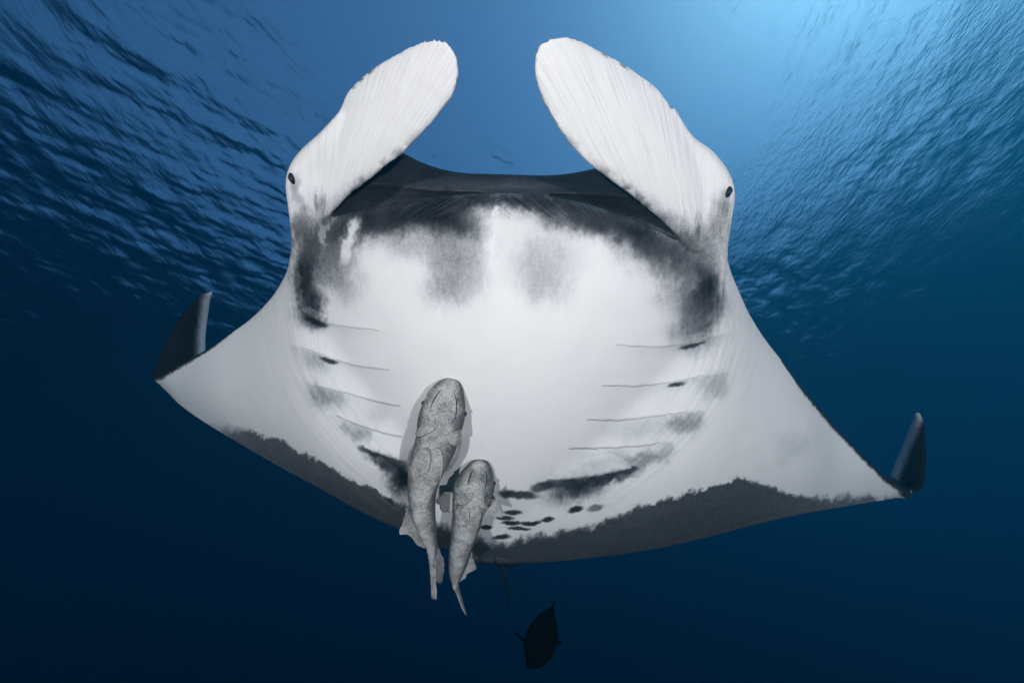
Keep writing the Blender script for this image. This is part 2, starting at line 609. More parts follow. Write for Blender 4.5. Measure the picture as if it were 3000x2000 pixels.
def fin_shell(FN, d0=1.66, d1=1.16):
    U, W = FN
    m = 70
    u = catmull(np.array(U, float), m); w = catmull(np.array(W, float), m)
    s = np.linspace(0, 1, m)
    # tiny nicks along the free edge
    nick = (vnoise(s * 26, s * 0 + U[0][0]) - 0.5) * 4.0 * np.sin(np.pi * s)
    w[:, 1] += nick; w[:, 0] += nick * 0.4
    dl = d0 + (d1 - d0) * s ** 0.85
    ul = np.c_[u, dl + 0.015 * (1 - s ** 6)]
    wl = np.c_[w, dl + (-0.02 + 0.03 * (1 - s)) * (1 - s ** 6)]
    a = Pn(ul); b = Pn(wl)
    n = 18
    t = 0.5 - 0.5 * np.cos(np.linspace(0, np.pi, n))
    mid = a[:, None] * (1 - t)[None, :, None] + b[:, None] * t[None, :, None]
    wid = np.linalg.norm(b - a, axis=1)
    # the blade is slightly cupped towards the mouth
    mid = mid - np.array(CF) * (0.07 * wid[:, None] * np.sin(np.pi * t)[None])[..., None]
    th = (0.018 + np.sin(np.pi * t)[None] ** 0.7 * np.minimum(0.030, wid * 0.12)[:, None]) * (1.0 + 0.9 * (1 - s)[:, None] ** 3)
    f = mid - np.array(CF) * (th * 0.5)[..., None]
    k = mid + np.array(CF) * (th * 0.5)[..., None]
    rings = np.concatenate([f, k[:, ::-1]], 1)
    return loft(rings)


# pigment of the underside with gill and fold shade painted in, in photograph pixels of the belly: (x, y, rx, ry, amount, tilt)
BLOBS = [
    (2662, 1450, 34, 14, .9, 20), (948, 600, 7, 40, .35, 8), (2045, 640, 10, 60, .3, 0),  # the two narrow streaks paint the fold shade beside the horn fins
    (1400, 588, 330, 30, .80, 0), (1175, 640, 150, 48, .85, -6), (1060, 640, 90, 55, .85, -20), (1320, 655, 95, 45, .75, 12),
    (1250, 620, 130, 45, .7, 0), (985, 680, 55, 45, .65, 0),
    (1700, 605, 230, 32, .75, 8), (1860, 678, 105, 52, .88, 18), (1620, 630, 120, 34, .58, 10), (1745, 655, 90, 38, .72, 8),
    (1965, 735, 75, 42, .55, 20), (1900, 745, 90, 50, .45, 20), (1990, 790, 80, 50, .28, 20),
    (1335, 765, 85, 100, .42, 0), (1310, 850, 70, 45, .25, 0), (1590, 770, 95, 95, .26, 0), (1600, 850, 60, 50, .14, 0), (1210, 720, 90, 45, .25, 0),
    (893, 810, 40, 105, .88, -6), (915, 890, 32, 62, .80, -14), (938, 935, 20, 26, .70, -10), (905, 700, 55, 60, .60, 0), (955, 780, 60, 60, .42, 0),
    (985, 730, 70, 60, .38, 0), (1010, 830, 50, 60, .26, 0), (880, 640, 26, 50, .45, 0),
    (2066, 835, 46, 72, .88, 6), (2050, 910, 58, 62, .62, 0), (2025, 975, 62, 50, .42, 10), (2085, 740, 50, 70, .34, 0), (2020, 760, 60, 50, .32, 0),
    (1975, 860, 55, 70, .26, 0), (2100, 650, 34, 70, .36, 0), (2020, 690, 50, 50, .5, 0),
    (936, 575, 13, 52, .50, 6), (2030, 585, 13, 60, .46, -6), (868, 550, 18, 40, .35, 0), (2125, 600, 18, 40, .38, 0),
    (930, 942, 34, 9, .85, 22), (966, 1055, 30, 8, .85, 18), (2028, 1010, 40, 8, .80, -16), (1982, 1126, 30, 7, .80, -10),
    (905, 935, 45, 28, .22, 20), (925, 1060, 40, 36, .26, 20), (955, 1160, 50, 30, .36, 20), (1040, 1262, 40, 22, .34, 20), (1100, 1215, 40, 30, .10, 0),  # painted gill shade at the outer slit ends, left
    (2090, 1130, 45, 36, .24, -20), (2010, 1235, 55, 26, .38, -14), (1900, 1340, 70, 26, .42, -10), (1780, 1345, 90, 22, .20, -8), (1900, 1260, 120, 30, .12, 0),  # painted gill shade at the outer slit ends, right
    (1085, 1322, 40, 12, .75, 22), (1130, 1350, 55, 24, .85, 24), (1175, 1390, 40, 44, .90, 30), (1200, 1420, 60, 30, .85, 20),
    (1770, 1395, 95, 20, .88, -11), (1690, 1425, 75, 40, .90, -14), (1840, 1374, 36, 12, .75, -11), (1640, 1412, 60, 16, .55, -8), (1590, 1425, 40, 15, .70, -14),
    (1520, 1448, 62, 14, .82, 4), (1480, 1445, 20, 14, .6, 0),
    (1687, 1492, 25, 10, .92, -14), (1745, 1488, 25, 11, .55, -14), (1502, 1502, 30, 8, .85, 0), (1480, 1519, 30, 7, .85, 0), (1500, 1533, 30, 7, .92, 0),
    (1556, 1530, 32, 7, .92, -3), (1606, 1523, 22, 8, .92, -8), (1522, 1547, 34, 6, .85, -2), (1424, 1546, 22, 7, .92, 0), (1470, 1573, 30, 7, .92, -3),
    (2320, 1305, 60, 40, .10, 0), (2300, 1360, 30, 20, .08, 0),
]
WHITE = [(1452, 622, 17, 24, .95, 0), (1450, 700, 11, 110, .65, 0), (1450, 640, 30, 45, .45, 0), (1033, 675, 20, 38, .85, 22), (1018, 735, 14, 50, .75, 14),
         (938, 690, 9, 40, .5, -6), (950, 655, 10, 26, .35, 0), (1560, 640, 60, 22, .30, 8)]
BAND_L = [(300, 1230), (520, 1215), (620, 1225), (706, 1238), (757, 1261), (834, 1289), (910, 1332), (987, 1368), (1063, 1414), (1140, 1450), (1230, 1490), (1330, 1535), (1420, 1570),
          (1480, 1580), (1551, 1559), (1704, 1539), (1857, 1483), (1934, 1462), (2010, 1437), (2087, 1416), (2163, 1396), (2240, 1411), (2291, 1426), (2335, 1437), (2402, 1451),
          (2450, 1440), (2540, 1440), (2625, 1450), (2800, 1440)]
RIM_L = [(443, 1108), (470, 1098), (530, 1064), (618, 1014), (690, 962), (730, 930)]
RIM_R = [(2290, 1055), (2350, 1133), (2442, 1242), (2530, 1334), (2602, 1404), (2660, 1443)]


SLITS = [
    [(838, 886), (862, 897), (895, 919), (946, 945), (1012, 959), (1073, 964), (1155, 973)],
    [(834, 996), (869, 1014), (936, 1037), (987, 1057), (1063, 1075), (1191, 1090)],
    [(882, 1108), (925, 1129), (1012, 1152), (1114, 1180), (1221, 1197)],
    [(951, 1203), (1017, 1233), (1114, 1266), (1215, 1287)],
    [(1056, 1305), (1114, 1325), (1210, 1357)],
    [(1750, 1012), (1806, 1011), (1908, 1018), (1985, 1013), (2051, 1001), (2087, 985), (2145, 968)],
    [(1704, 1126), (1806, 1131), (1883, 1131), (1985, 1118), (2061, 1100), (2135, 1087)],
    [(1663, 1228), (1806, 1232), (1908, 1222), (2010, 1207), (2069, 1199)],
    [(1617, 1315), (1806, 1312), (1908, 1302), (1985, 1286)],
    [(1587, 1406), (1653, 1401), (1730, 1391), (1806, 1378), (1867, 1368)],
]
LIP = [(950, 650), (1020, 622), (1090, 604), (1180, 584), (1300, 570), (1475, 562), (1620, 572), (1750, 598), (1850, 630), (1940, 672), (1995, 706)]


def seg_dist(x, y, pts):
    best = np.full(x.shape, 1e9)
    for (ax, ay), (bx, by) in zip(pts[:-1], pts[1:]):
        dx, dy = bx - ax, by - ay
        t = np.clip(((x - ax) * dx + (y - ay) * dy) / (dx * dx + dy * dy), 0, 1)
        best = np.minimum(best, np.hypot(x - ax - t * dx, y - ay - t * dy))
    return best


def blob_sum(x, y, lst, sharp=1.0):
    keep = np.ones_like(x)
    for bx, by, rx, ry, a, tilt in lst:
        c, s = math.cos(R(tilt)), math.sin(R(tilt))
        u = ((x - bx) * c + (y - by) * s) / rx
        v = (-(x - bx) * s + (y - by) * c) / ry
        r = np.sqrt(u * u + v * v)
        small = min(rx, ry)
        if small < 18:
            keep *= 1 - a * (1 - sstep(.55, 1.25, r))
        elif small < 30:
            keep *= 1 - a * (1 - sstep(.25, 1.5, r))
        else:
            keep *= 1 - min(a * 1.1, .97) * np.exp(-1.0 * r ** 2.4)
    return 1 - keep


def pigment(x, y):
    """natural markings of the underside, plus painted shade below the gill slits"""
    wx = x + (fbm(x / 40, y / 55) - .5) * 44 + (fbm(x / 7 + 9, y / 12) - .5) * 20
    wy = y + (fbm(x / 40 + 50, y / 55 + 9) - .5) * 44 + (fbm(x / 7 + 3, y / 12 + 30) - .5) * 20
    sx, sy = x + (wx - x) * .3, y + (wy - y) * .3
    p = blob_sum(wx, wy, [b for b in BLOBS if min(b[2], b[3]) >= 18])
    p = 1 - (1 - p) * (1 - blob_sum(sx, sy, [b for b in BLOBS if min(b[2], b[3]) < 18]))
    for sl in SLITS:  # grey shade under each gill flap, painted into the pigment
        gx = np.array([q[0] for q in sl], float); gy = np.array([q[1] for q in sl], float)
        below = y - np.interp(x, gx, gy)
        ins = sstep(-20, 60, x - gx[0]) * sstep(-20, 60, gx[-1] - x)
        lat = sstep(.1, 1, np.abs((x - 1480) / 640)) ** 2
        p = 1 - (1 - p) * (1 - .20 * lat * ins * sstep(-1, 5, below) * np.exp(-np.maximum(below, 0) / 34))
    w = blob_sum(wx, wy, WHITE)
    p = p * (1 - w)
    # dusky margin along the trailing edge, broken outline
    bx = np.array([b[0] for b in BAND_L], float); by = np.array([b[1] for b in BAND_L], float)
    edge = np.interp(x, bx, by) + (fbm(x / 22, y / 30) - .5) * 34 + (fbm(x / 5, y / 7) - .5) * 16
    soft = np.interp(x, [400, 650, 760, 1100, 1350, 1500, 2100, 2400, 2650], [90, 60, 16, 12, 40, 30, 10, 24, 30])
    amt = np.interp(x, [400, 600, 760, 1200, 1470, 1700, 2200, 2450, 2650], [.3, .5, .70, .79, .85, .81, .78, .68, .55])
    band = sstep(0, 1, (y - edge) / soft)
    p = 1 - (1 - p) * (1 - band * amt)
    # dark leading edge with a feathered inner side
    f = np.interp(x, [443, 600, 730, 2290, 2360, 2660], [15, 10, 3, 3, 11, 13]) * (.6 + .9 * fbm(x / 6, y / 6))
    for line in (RIM_L, RIM_R):
        dl = seg_dist(x, y, line)
        p = np.maximum(p, .95 * (1 - sstep(f * .35, f * 1.25, dl)))
    # the lip is dark right up to the mouth
    p = np.maximum(p, .66 * (1 - sstep(4, 30, seg_dist(x, y, LIP))))
    return np.clip(p, 0, 1)


def stria_coord(x, y, d):
    """coordinates that run along the muscle lines: fans in the horn fins, along the flank at the wing roots"""
    out = np.zeros((len(x), 3)); w = np.zeros(len(x))
    left = x < 1480
    cx = np.where(left, 930, 2075); cy = np.where(left, 800, 1010)
    ang = np.arctan2(x - cx, cy - y); rad = np.hypot(x - cx, cy - y)
    out[:, 0] = ang * 120; out[:, 1] = rad * 0.004; out[:, 2] = left * 7.0
    fin = (d < 1.62) & (y < 640)
    w[fin] = 1.0
    # flank
    dist = np.where(left, seg_dist(x, y, [(830, 760), (838, 900), (870, 1060), (940, 1200), (1040, 1320), (1180, 1440)]),
                    seg_dist(x, y, [(2150, 820), (2150, 980), (2110, 1110), (2030, 1230), (1920, 1340), (1780, 1450)]))
    fl = ~fin & (y > 700)
    out[fl, 0] = dist[fl] * 0.10; out[fl, 1] = y[fl] * 0.003
    w[fl] = 0.65 * (1 - sstep(30, 140, dist[fl]))
    head = ~fin & ~fl
    out[head, 0] = x[head] * .14; out[head, 1] = y[head] * .012
    w[head] = np.where(((x < 1010) | (x > 1960))[head], .7, .1)
    return out, w


def set_attr(me, name, kind, data):
    at = me.attributes.new(name, kind, 'POINT')
    at.data.foreach_set('value' if kind == 'FLOAT' else 'vector', np.asarray(data, np.float32).ravel())


def build_body(parent):
    shells = [wing_shell(), barrel_shell(), jaw_shell(), horn_shell(HORN_L), horn_shell(HORN_R), fin_shell(FIN_L), fin_shell(FIN_R)]
    V, F, T = [], [], []
    for k, (v, f) in enumerate(shells):
        o = len(V)
        V += v; F += [tuple(i + o for i in q) for q in f]; T += [k] * len(v)
    src = mesh_of('shells', V, F)
    tmp = bpy.data.objects.new('shells', src)
    COL.objects.link(tmp)
    md = tmp.modifiers.new('fuse', 'REMESH')
    md.mode = 'VOXEL'; md.voxel_size = 0.0080; md.adaptivity = 0.0
    dg = bpy.context.evaluated_depsgraph_get()
    me = bpy.data.meshes.new_from_object(tmp.evaluated_get(dg))
    bpy.data.objects.remove(tmp)
    n = len(me.vertices)
    co = np.empty(n * 3, np.float32); me.vertices.foreach_get('co', co); co = co.reshape(-1, 3).astype(float)
    ed = np.empty(len(me.edges) * 2, np.int32); me.edges.foreach_get('vertices', ed); ed = ed.reshape(-1, 2)
    a, b = ed[:, 0], ed[:, 1]
    deg = np.bincount(ed.ravel(), minlength=n).astype(float)[:, None]

    def lap(c):
        s = np.stack([np.bincount(a, c[b, k], n) + np.bincount(b, c[a, k], n) for k in range(3)], 1)
        return s / deg - c
    x, y, d = to_px(co)
    # flesh: strong smoothing over flank and belly, hardly any on thin edges
    wgt = np.zeros(n)
    fl = np.minimum(seg_dist(x, y, [(868, 760), (862, 850), (868, 960), (890, 1080), (950, 1200), (1045, 1312), (1160, 1420), (1320, 1530), (1475, 1600)]),
                    seg_dist(x, y, [(1640, 1530), (1770, 1440), (1900, 1340), (2010, 1230), (2082, 1110), (2118, 1000), (2125, 890), (2115, 790)]))
    wgt = np.maximum(wgt, 1 - sstep(50, 190, fl))
    wgt *= sstep(735, 800, y)
    wgt = np.maximum(wgt, .9 * ((x > 880) & (x < 2100) & (y > 760) & (y < 1500) & (d < 2.6)))
    lobes = np.minimum(np.hypot(x - 950, y - 560), np.hypot(x - 2040, y - 600))
    wgt = np.maximum(wgt, .10 * (1 - sstep(70, 150, lobes)))
    wgt[(d > 3.0)] = 0
    wgt = np.maximum(wgt, 0.0)
    back = (d > 2.25) & (y < 900)
    for it in range(170):
        L = lap(co)
        k = np.where(it < 7, np.maximum(wgt, .5), wgt)
        co += 0.5 * k[:, None] * L
    me.vertices.foreach_set('co', co.astype(np.float32).ravel())
    me.update()
    nv = np.empty(n * 3, np.float32); me.vertices.foreach_get('normal', nv); nv = nv.reshape(-1, 3)
    x, y, d = to_px(co)
    pg = pigment(x, y)
    under = -np.array(CF) * .75 - np.array(CU) * .55
    under /= np.linalg.norm(under)
    facing = nv @ under
    # which shell each vertex came from
    kd = KDTree(len(V))
    for i, v in enumerate(V): kd.insert(v, i)
    kd.balance()
    part = np.array([T[kd.find(c)[1]] for c in co])
    fin = (part >= 5)
    # horn fins: white with smudges along their edges
    fe = np.minimum(seg_dist(x, y, FIN_L[1]), seg_dist(x, y, FIN_R[1]))
    fu = np.minimum(seg_dist(x, y, FIN_L[0][4:]), seg_dist(x, y, FIN_R[0][4:]))
    fp = .45 * (1 - sstep(4, 34, fe)) * sstep(.40, .66, fbm(x / 26, y / 26)) * sstep(300, 520, y)
    fp += .22 * (1 - sstep(10, 60, fe)) * sstep(480, 620, y)
    fp = np.maximum(fp, .55 * (1 - sstep(1, 6, fu)) * sstep(.50, .62, fbm(x / 16, y / 16)) * np.maximum(sstep(60, 20, np.abs(x - 1060)), sstep(110, 40, np.abs(x - 1830))))
    lim = np.where(x < 1500, 560, 610) + (fbm(x / 12, y / 40) - .5) * 90
    fb = 1 - sstep(-30, 90, y - lim)
    fp += .35 * (1 - sstep(10, 60, np.hypot((x - 1950) / 1.3, y - 660)))
    pg = np.where(fin, fp * fb + pg * (1 - fb), pg)
    # back of the animal is black
    pg = np.maximum(pg, sstep(.02, -.22, facing) * np.where(fin, .75, 1) * 1.0)
    jaw = part == 2
    pg = np.where(jaw, .90 - .16 * np.exp(-((x - 1460) / 210) ** 2 - ((y - 545) / 16) ** 2) + .06 * (fbm(x / 60, y / 14) - .5), pg)  # lighter ridge mid jaw is a highlight painted into the pigment
    blade = ((x < 660) & (y < 1128) & (d > 3.04) & (part == 0)) | ((x > 2590) & (part == 0) & ((d > 3.16) | (x > 2672)))
    te_l = seg_dist(x, y, [(622, 858), (611, 900), (601, 980), (597, 1040), (575, 1090)])
    te_r = seg_dist(x, y, [(2692, 1212), (2678, 1240), (2645, 1320), (2612, 1405), (2640, 1445)])
    te = np.where(x < 1500, te_l, te_r)
    wdt = np.where(x < 1500, 27, 24)
    bp = 1 - .72 * (1 - sstep(.2, 1.35, (te + (fbm(x / 8, y / 8) - .5) * 9) / wdt))
    pg = np.where(blade, bp, pg)
    set_attr(me, 'pig', 'FLOAT', np.clip(pg, 0, 1))
    sc, sw = stria_coord(x, y, d)
    sw[fin] = np.maximum(sw[fin], .9); sw[blade | jaw] = 0.0
    set_attr(me, 'stria', 'FLOAT_VECTOR', sc)
    set_attr(me, 'stria_w', 'FLOAT', sw)
    me.materials.clear()
    bvh_me = me.copy()
    bm = bmesh.new(); bm.from_mesh(bvh_me)
    bvh = BVHTree.FromBMesh(bm); bm.free()
    bpy.data.meshes.remove(bvh_me)
    o = link('body', me, SKIN, parent)
    return o, bvh


def cast(bvh, px, py, dflt=2.0):
    dr = P(px, py, 1.0).normalized()
    h, nn, i, t = bvh.ray_cast(Vector((0, 0, 0)), dr)
    if h is None:
        return P(px, py, dflt), -dr
    if nn.dot(dr) > 0: nn = -nn
    return h, nn


def flap(name, bvh, line, inward, lift, mat, parent, nu=44, nv=9, ragged=0.0, pig_fn=None, ends=(.12, .12), wall=0.006, ptp=1.4, slit=None, slit_w=2.4):
    """a skin flap: lies in the body, its free edge stands proud along line"""
    e = catmull(np.array(line, float), nu)
    inward = np.array(inward, float)
    if ragged:
        s = np.linspace(0, 1, nu)
        e[:, 1] += (vnoise(s * 26, s * 0 + line[0][0]) - .5) * ragged
    V, F, px = [], [], []
    for i in range(nu):
        u = i / (nu - 1)
        tap = min(1, u / ends[0] if ends[0] else 1, (1 - u) / ends[1] if ends[1] else 1)
        for j in range(-1, nv):
            v = max(j, 0) / (nv - 1)
            q = e[i] + inward * v * (.25 + .75 * min(1.0, u / .25, (1 - u) / .25))
            h, nn = cast(bvh, q[0], q[1])
            off = -0.004 + (lift + .004) * max(0.0, 1 - v) ** ptp * tap
            if j == -1:
                off = -wall
                if slit is not None:
                    q2 = e[i] - inward / np.linalg.norm(inward) * slit_w * tap
                    h, nn = cast(bvh, q2[0], q2[1]); off = .0012
            if j == nv - 1: off = -0.012
            V.append(h + nn * off); px.append((q[0], q[1]))
    w = nv + 1
    for i in range(nu - 1):
        for j in range(w - 1):
            F.append((i * w + j, i * w + j + 1, (i + 1) * w + j + 1, (i + 1) * w + j))
    me = mesh_of(name, V, F, fix=False)
    me.update()
    c = P(px[0][0], px[0][1], 1.0)
    nsum = sum((p.normal.dot(p.center.normalized()) for p in me.polygons))
    if nsum > 0: me.flip_normals()
    if pig_fn is not None:
        a = np.array(px)
        set_attr(me, 'pig', 'FLOAT', pig_fn(a[:, 0], a[:, 1]))
        sc, sw = stria_coord(a[:, 0], a[:, 1], np.full(len(a), 2.0))
        set_attr(me, 'stria', 'FLOAT_VECTOR', sc)
        set_attr(me, 'stria_w', 'FLOAT', sw)
    if slit is not None:
        set_attr(me, 'flank', 'FLOAT', np.full(len(V), .16))  # even share of the painted side shade
    o = link(name, me, mat, parent)
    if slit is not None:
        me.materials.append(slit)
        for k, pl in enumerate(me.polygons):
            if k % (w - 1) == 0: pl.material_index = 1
    return o


def tube(name, pts, mat, parent, n=14, k=40, flat=1.0):
    h = catmull(np.array(pts, float), k)
    c = Pn(h[:, :3]); r = h[:, 3] / FPX * h[:, 2]
    tan = np.gradient(c, axis=0); tan /= np.linalg.norm(tan, axis=1, keepdims=True)
    ax = np.cross(tan, np.array(CF)); ax /= np.linalg.norm(ax, axis=1, keepdims=True)
    ay = np.cross(ax, tan)
    a = np.linspace(0, 2 * np.pi, n, endpoint=False)
    rings = c[:, None] + r[:, None, None] * (np.cos(a)[None, :, None] * ax[:, None] + flat * np.sin(a)[None, :, None] * ay[:, None])
    V, F = loft(rings)
    return link(name, mesh_of(name, V, F), mat, parent)


def plate(name, edge_a, edge_b, mat, parent, th=0.006, nu=26, nv=8, cup=0.0, ragged=0.0, ridges=0.0):
    """a thin fin between two edge lines (px, py, depth), with fin rays as relief and a ragged outline"""
    a = catmull(np.array(edge_a, float), nu); b = catmull(np.array(edge_b, float), nu)
    s = np.linspace(0, 1, nu)
    if ragged:
        b[:, 1] += (vnoise(s * 17, s * 0 + edge_b[0][0]) - .5) * ragged
        b[:, 0] += (vnoise(s * 17 + 60, s * 0 + edge_b[0][1]) - .5) * ragged
    A, B = Pn(a), Pn(b)
    t = np.linspace(0, 1, nv)
    G = A[:, None] * (1 - t)[None, :, None] + B[:, None] * t[None, :, None]
    G = G - np.array(CF) * (cup * np.sin(np.pi * t))[None, :, None]
    rid = ridges * (np.sin(s * 2 * np.pi * 7) * .5)[:, None] * np.sin(np.pi * np.clip(t, .0, 1))[None]
    f = G - np.array(CF) * (th * .5 * (1 - .6 * t)[None] + rid)[..., None]
    k = G + np.array(CF) * (th * .5 * (1 - .6 * t)[None] - rid)[..., None]
    rings = np.concatenate([f, k[:, ::-1]], 1)
    V, F = loft(rings)
    return link(name, mesh_of(name, V, F), mat, parent)


def eyeball(parent, px, py, d, rx, ry, side, mats, name='eye', tilt=0):
    """a flattened ball with a dark iris ring and a pupil that looks sideways"""
    d = d + DOFF
    c = P(px, py, d)
    def ell(nm, c, sx, sy, sz, mat, par):
        bm = bmesh.new(); bmesh.ops.create_uvsphere(bm, u_segments=24, v_segments=14, radius=1)
        X = CR; Y = CU * math.cos(tilt) + CR * math.sin(tilt); Z = CF
        for v in bm.verts:
            v.co = c + X * (v.co.x * sx) + Y * (v.co.y * sy) + Z * (v.co.z * sz)
        me = bpy.data.meshes.new(nm); bm.to_mesh(me); bm.free()
        return link(nm, me, mat, par)
    s = d / FPX
    e = ell(name, c, rx * s, ry * s, ry * s, mats[0], parent)
    off = CR * (side * rx * s * .42) - CF * (rx * s * .5)
    ell('pupil', c + off, rx * s * .72, ry * s * .55, ry * s * .55, mats[1], e)
    return e


DARK = plain('eye_rim', (0.012, 0.014, 0.018), .4, .4)
PUPIL = plain('pupil', (0.045, 0.058, 0.075), .2, .5)
BLACK = plain('black_skin', (0.02, 0.022, 0.026), .55, .2)

manta = thing('manta_ray', P(1480, 1200, 2.4), 'giant manta ray with white belly and raised horn fins, mouth open', 'manta ray')
body, BVH = build_body(manta)

for k, line in enumerate(SLITS):
    lf = .0028 if k % 5 != 4 else .012
    flap('gill_flap', BVH, line, (8 if k < 5 else -8, -84), lf, SKIN, manta, nu=72, nv=12, ragged=3.0,
         pig_fn=lambda x, y: pigment(x, y - 9) * .8, ends=(.22, .22))

for ex, ey, sd in ((859, 524, -1), (2131, 563, 1)):
    eh, en = cast(BVH, ex, ey)
    eyeball(manta, ex + sd * 1, ey, eh.dot(CF) + .006, 9, 17, sd, (DARK, PUPIL), tilt=R(8) * sd)
tube('tail', [(1474, 1640, 2.98, 7), (1477, 1668, 2.99, 5), (1482, 1720, 3.02, 4), (1486, 1758, 3.04, 3), (1491, 1773, 3.05, 1.5)], BLACK, manta)

LOBE_L = ([(1388, 1612, 2.93), (1420, 1590, 2.90), (1450, 1592, 2.89)], [(1380, 1640, 2.98), (1415, 1650, 2.98), (1452, 1649, 2.96)])
LOBE_R = ([(1456, 1590, 2.88), (1500, 1580, 2.87), (1545, 1605, 2.92)], [(1452, 1658, 2.96), (1490, 1661, 2.97), (1540, 1648, 2.98)])


def pelvic(L):
    o = plate('pelvic_fin', L[0], L[1], SKIN, manta, th=.02, cup=.03, ragged=5)
    n = len(o.data.vertices)
    co = np.empty(n * 3, np.float32); o.data.vertices.foreach_get('co', co)
    x, y, d = to_px(co.reshape(-1, 3) + np.array(ORIGIN[manta.name]))
    set_attr(o.data, 'pig', 'FLOAT', np.clip(.80 + .2 * sstep(1640, 1654, y), 0, 1))
    set_attr(o.data, 'stria', 'FLOAT_VECTOR', np.zeros((n, 3)))
    set_attr(o.data, 'stria_w', 'FLOAT', np.zeros(n))


pelvic(LOBE_L)
pelvic(LOBE_R)

# ------------------------------------------------------------------ remoras
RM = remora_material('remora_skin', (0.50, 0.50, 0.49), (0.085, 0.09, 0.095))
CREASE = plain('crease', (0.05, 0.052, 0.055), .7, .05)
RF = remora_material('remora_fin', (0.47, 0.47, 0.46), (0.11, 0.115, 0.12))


def fish_body(parent, rows, mat, ratio=.8, name='body', n=36):
    """rows: left x, right x, y, depth of the spine, thickness ratio"""
    h = catmull_u(np.array(rows, float), 8)
    a = np.linspace(0, 2 * np.pi, n, endpoint=False)
    cx = (h[:, 0] + h[:, 1]) / 2; w = np.maximum((h[:, 1] - h[:, 0]) / 2, .4)
    c = Pn(np.stack([cx, h[:, 2], h[:, 3]], 1)); wr = w / FPX * h[:, 3]
    ca, sa = np.cos(a), np.sin(a)
    se = lambda q, e: np.sign(q) * np.abs(q) ** e
    rings = c[:, None] + wr[:, None, None] * (se(ca, .85)[None, :, None] * np.array(CR) + (h[:, 4][:, None] * se(sa, .9)[None])[..., None] * np.array(CF))
    V, F = loft(rings)
    me = mesh_of(name, V, F)
    side_shade = np.r_[np.tile(np.abs(ca) ** 2.2 * .75, len(h)), .3, .3]  # side shade painted by ring angle, darkest at both edges
    set_attr(me, 'flank', 'FLOAT', side_shade)
    bm = bmesh.new(); bm.from_mesh(me); bvh = BVHTree.FromBMesh(bm); bm.free()
    o = link(name, me, mat, parent)
    return o, bvh


def z7(x, y): return (1100 + x * .287, 1050 + y * .287)


def z8(x, y): return (1100 + x * .3826, 1400 + y * .3826)


big = thing('remora', P(1270, 1430, 1.9), 'larger grey remora whose head rests on the white belly between the gills', 'remora', 'remoras on the manta')
rows_big = [(1309, 1321, 1107, 1.65, .8), (1287, 1345, 1115, 1.65, .75), (1264, 1357, 1134, 1.66, .72), (1244, 1364, 1165, 1.68, .70), (1228, 1367, 1200, 1.69, .70), (1220, 1364, 1232, 1.70, .70),
            (1219, 1356, 1262, 1.71, .72), (1213, 1348, 1290, 1.73, .72), (1203, 1336, 1325, 1.76, .74), (1195, 1316, 1365, 1.79, .78), (1193, 1294, 1405, 1.82, .82),
            (1194, 1281, 1440, 1.85, .9), (1199, 1277, 1475, 1.88, .98), (1211, 1277, 1520, 1.92, 1.1), (1229, 1280, 1562, 1.96, 1.2), (1247, 1282, 1598, 2.0, 1.3), (1256, 1279, 1635, 2.04, 1.5), (1262, 1276, 1665, 2.07, 1.8)]
DOFF = cast(BVH, 1300, 1185)[0].dot(CF) - .068 - 1.69
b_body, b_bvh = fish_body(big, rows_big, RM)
flap('gill_cover', b_bvh, [z7(*p) for p in ((416, 730), (440, 783), (500, 775), (600, 720), (650, 660), (668, 610))], (18, -55), .011, RM, big, nu=40, ends=(.1, .3), wall=.004, slit=CREASE, slit_w=5.0)
flap('gill_cover', b_bvh, [z7(*p) for p in ((672, 620), (684, 720), (735, 830), (790, 875), (850, 840), (890, 740))], (-4, -55), .011, RM, big, nu=40, ends=(.3, .1), wall=.004, slit=CREASE, slit_w=5.0)
flap('jaw_fold', b_bvh, [z7(*p) for p in ((545, 570), (600, 440), (650, 350), (690, 300))], (26, 4), .007, RM, big, nu=30, ends=(.3, .3), wall=.003, slit=CREASE, slit_w=4.0)
flap('jaw_fold', b_bvh, [z7(*p) for p in ((797, 320), (815, 430), (815, 540), (803, 650))], (-26, 0), .007, RM, big, nu=30, ends=(.3, .3), wall=.003, slit=CREASE, slit_w=4.0)
flap('jaw_fold', b_bvh, [z7(*p) for p in ((465, 470), (500, 400), (560, 310), (620, 250))], (16, 10), .006, RM, big, nu=30, ends=(.3, .3), wall=.003, slit=CREASE, slit_w=4.0)
# paired pelvic fins folded against the belly
def d_big(y): return float(np.interp(y, [r[2] for r in rows_big], [r[3] for r in rows_big]))
def on(bvh, q, lift=.004):
    h, nn = cast(bvh, q[0], q[1])
    h = h + nn * lift
    return (q[0], q[1], h.dot(CF) - DOFF)
def belly_fin(bvh, parent, inner, outer, lift=(.004, .02)):
    A = [on(bvh, z7(*p), lift[0]) for p in inner]; B = [on(bvh, z7(*p), lift[1]) for p in outer]
    return plate('pelvic_fin', A, B, RF, parent, th=.007, ragged=2.0, nu=34, nv=8, ridges=.003)
belly_fin(b_bvh, big, [(515, 915), (470, 920), (420, 960), (385, 1040), (368, 1120), (372, 1180), (395, 1225)], [(545, 930), (560, 1000), (555, 1080), (530, 1150), (480, 1180), (440, 1200), (400, 1232)])
belly_fin(b_bvh, big, [(560, 940), (580, 1020), (585, 1100), (570, 1180), (572, 1240), (585, 1275), (610, 1278)], [(640, 915), (672, 950), (688, 1020), (692, 1100), (680, 1180), (655, 1250), (615, 1280)])
plate('pectoral_fin', [(1344, 1280, 1.74), (1340, 1310, 1.75), (1325, 1345, 1.78), (1308, 1372, 1.80)], [(1351, 1285, 1.78), (1349, 1318, 1.80), (1334, 1352, 1.83), (1305, 1392, 1.84)], RF, big, th=.008, ragged=3)
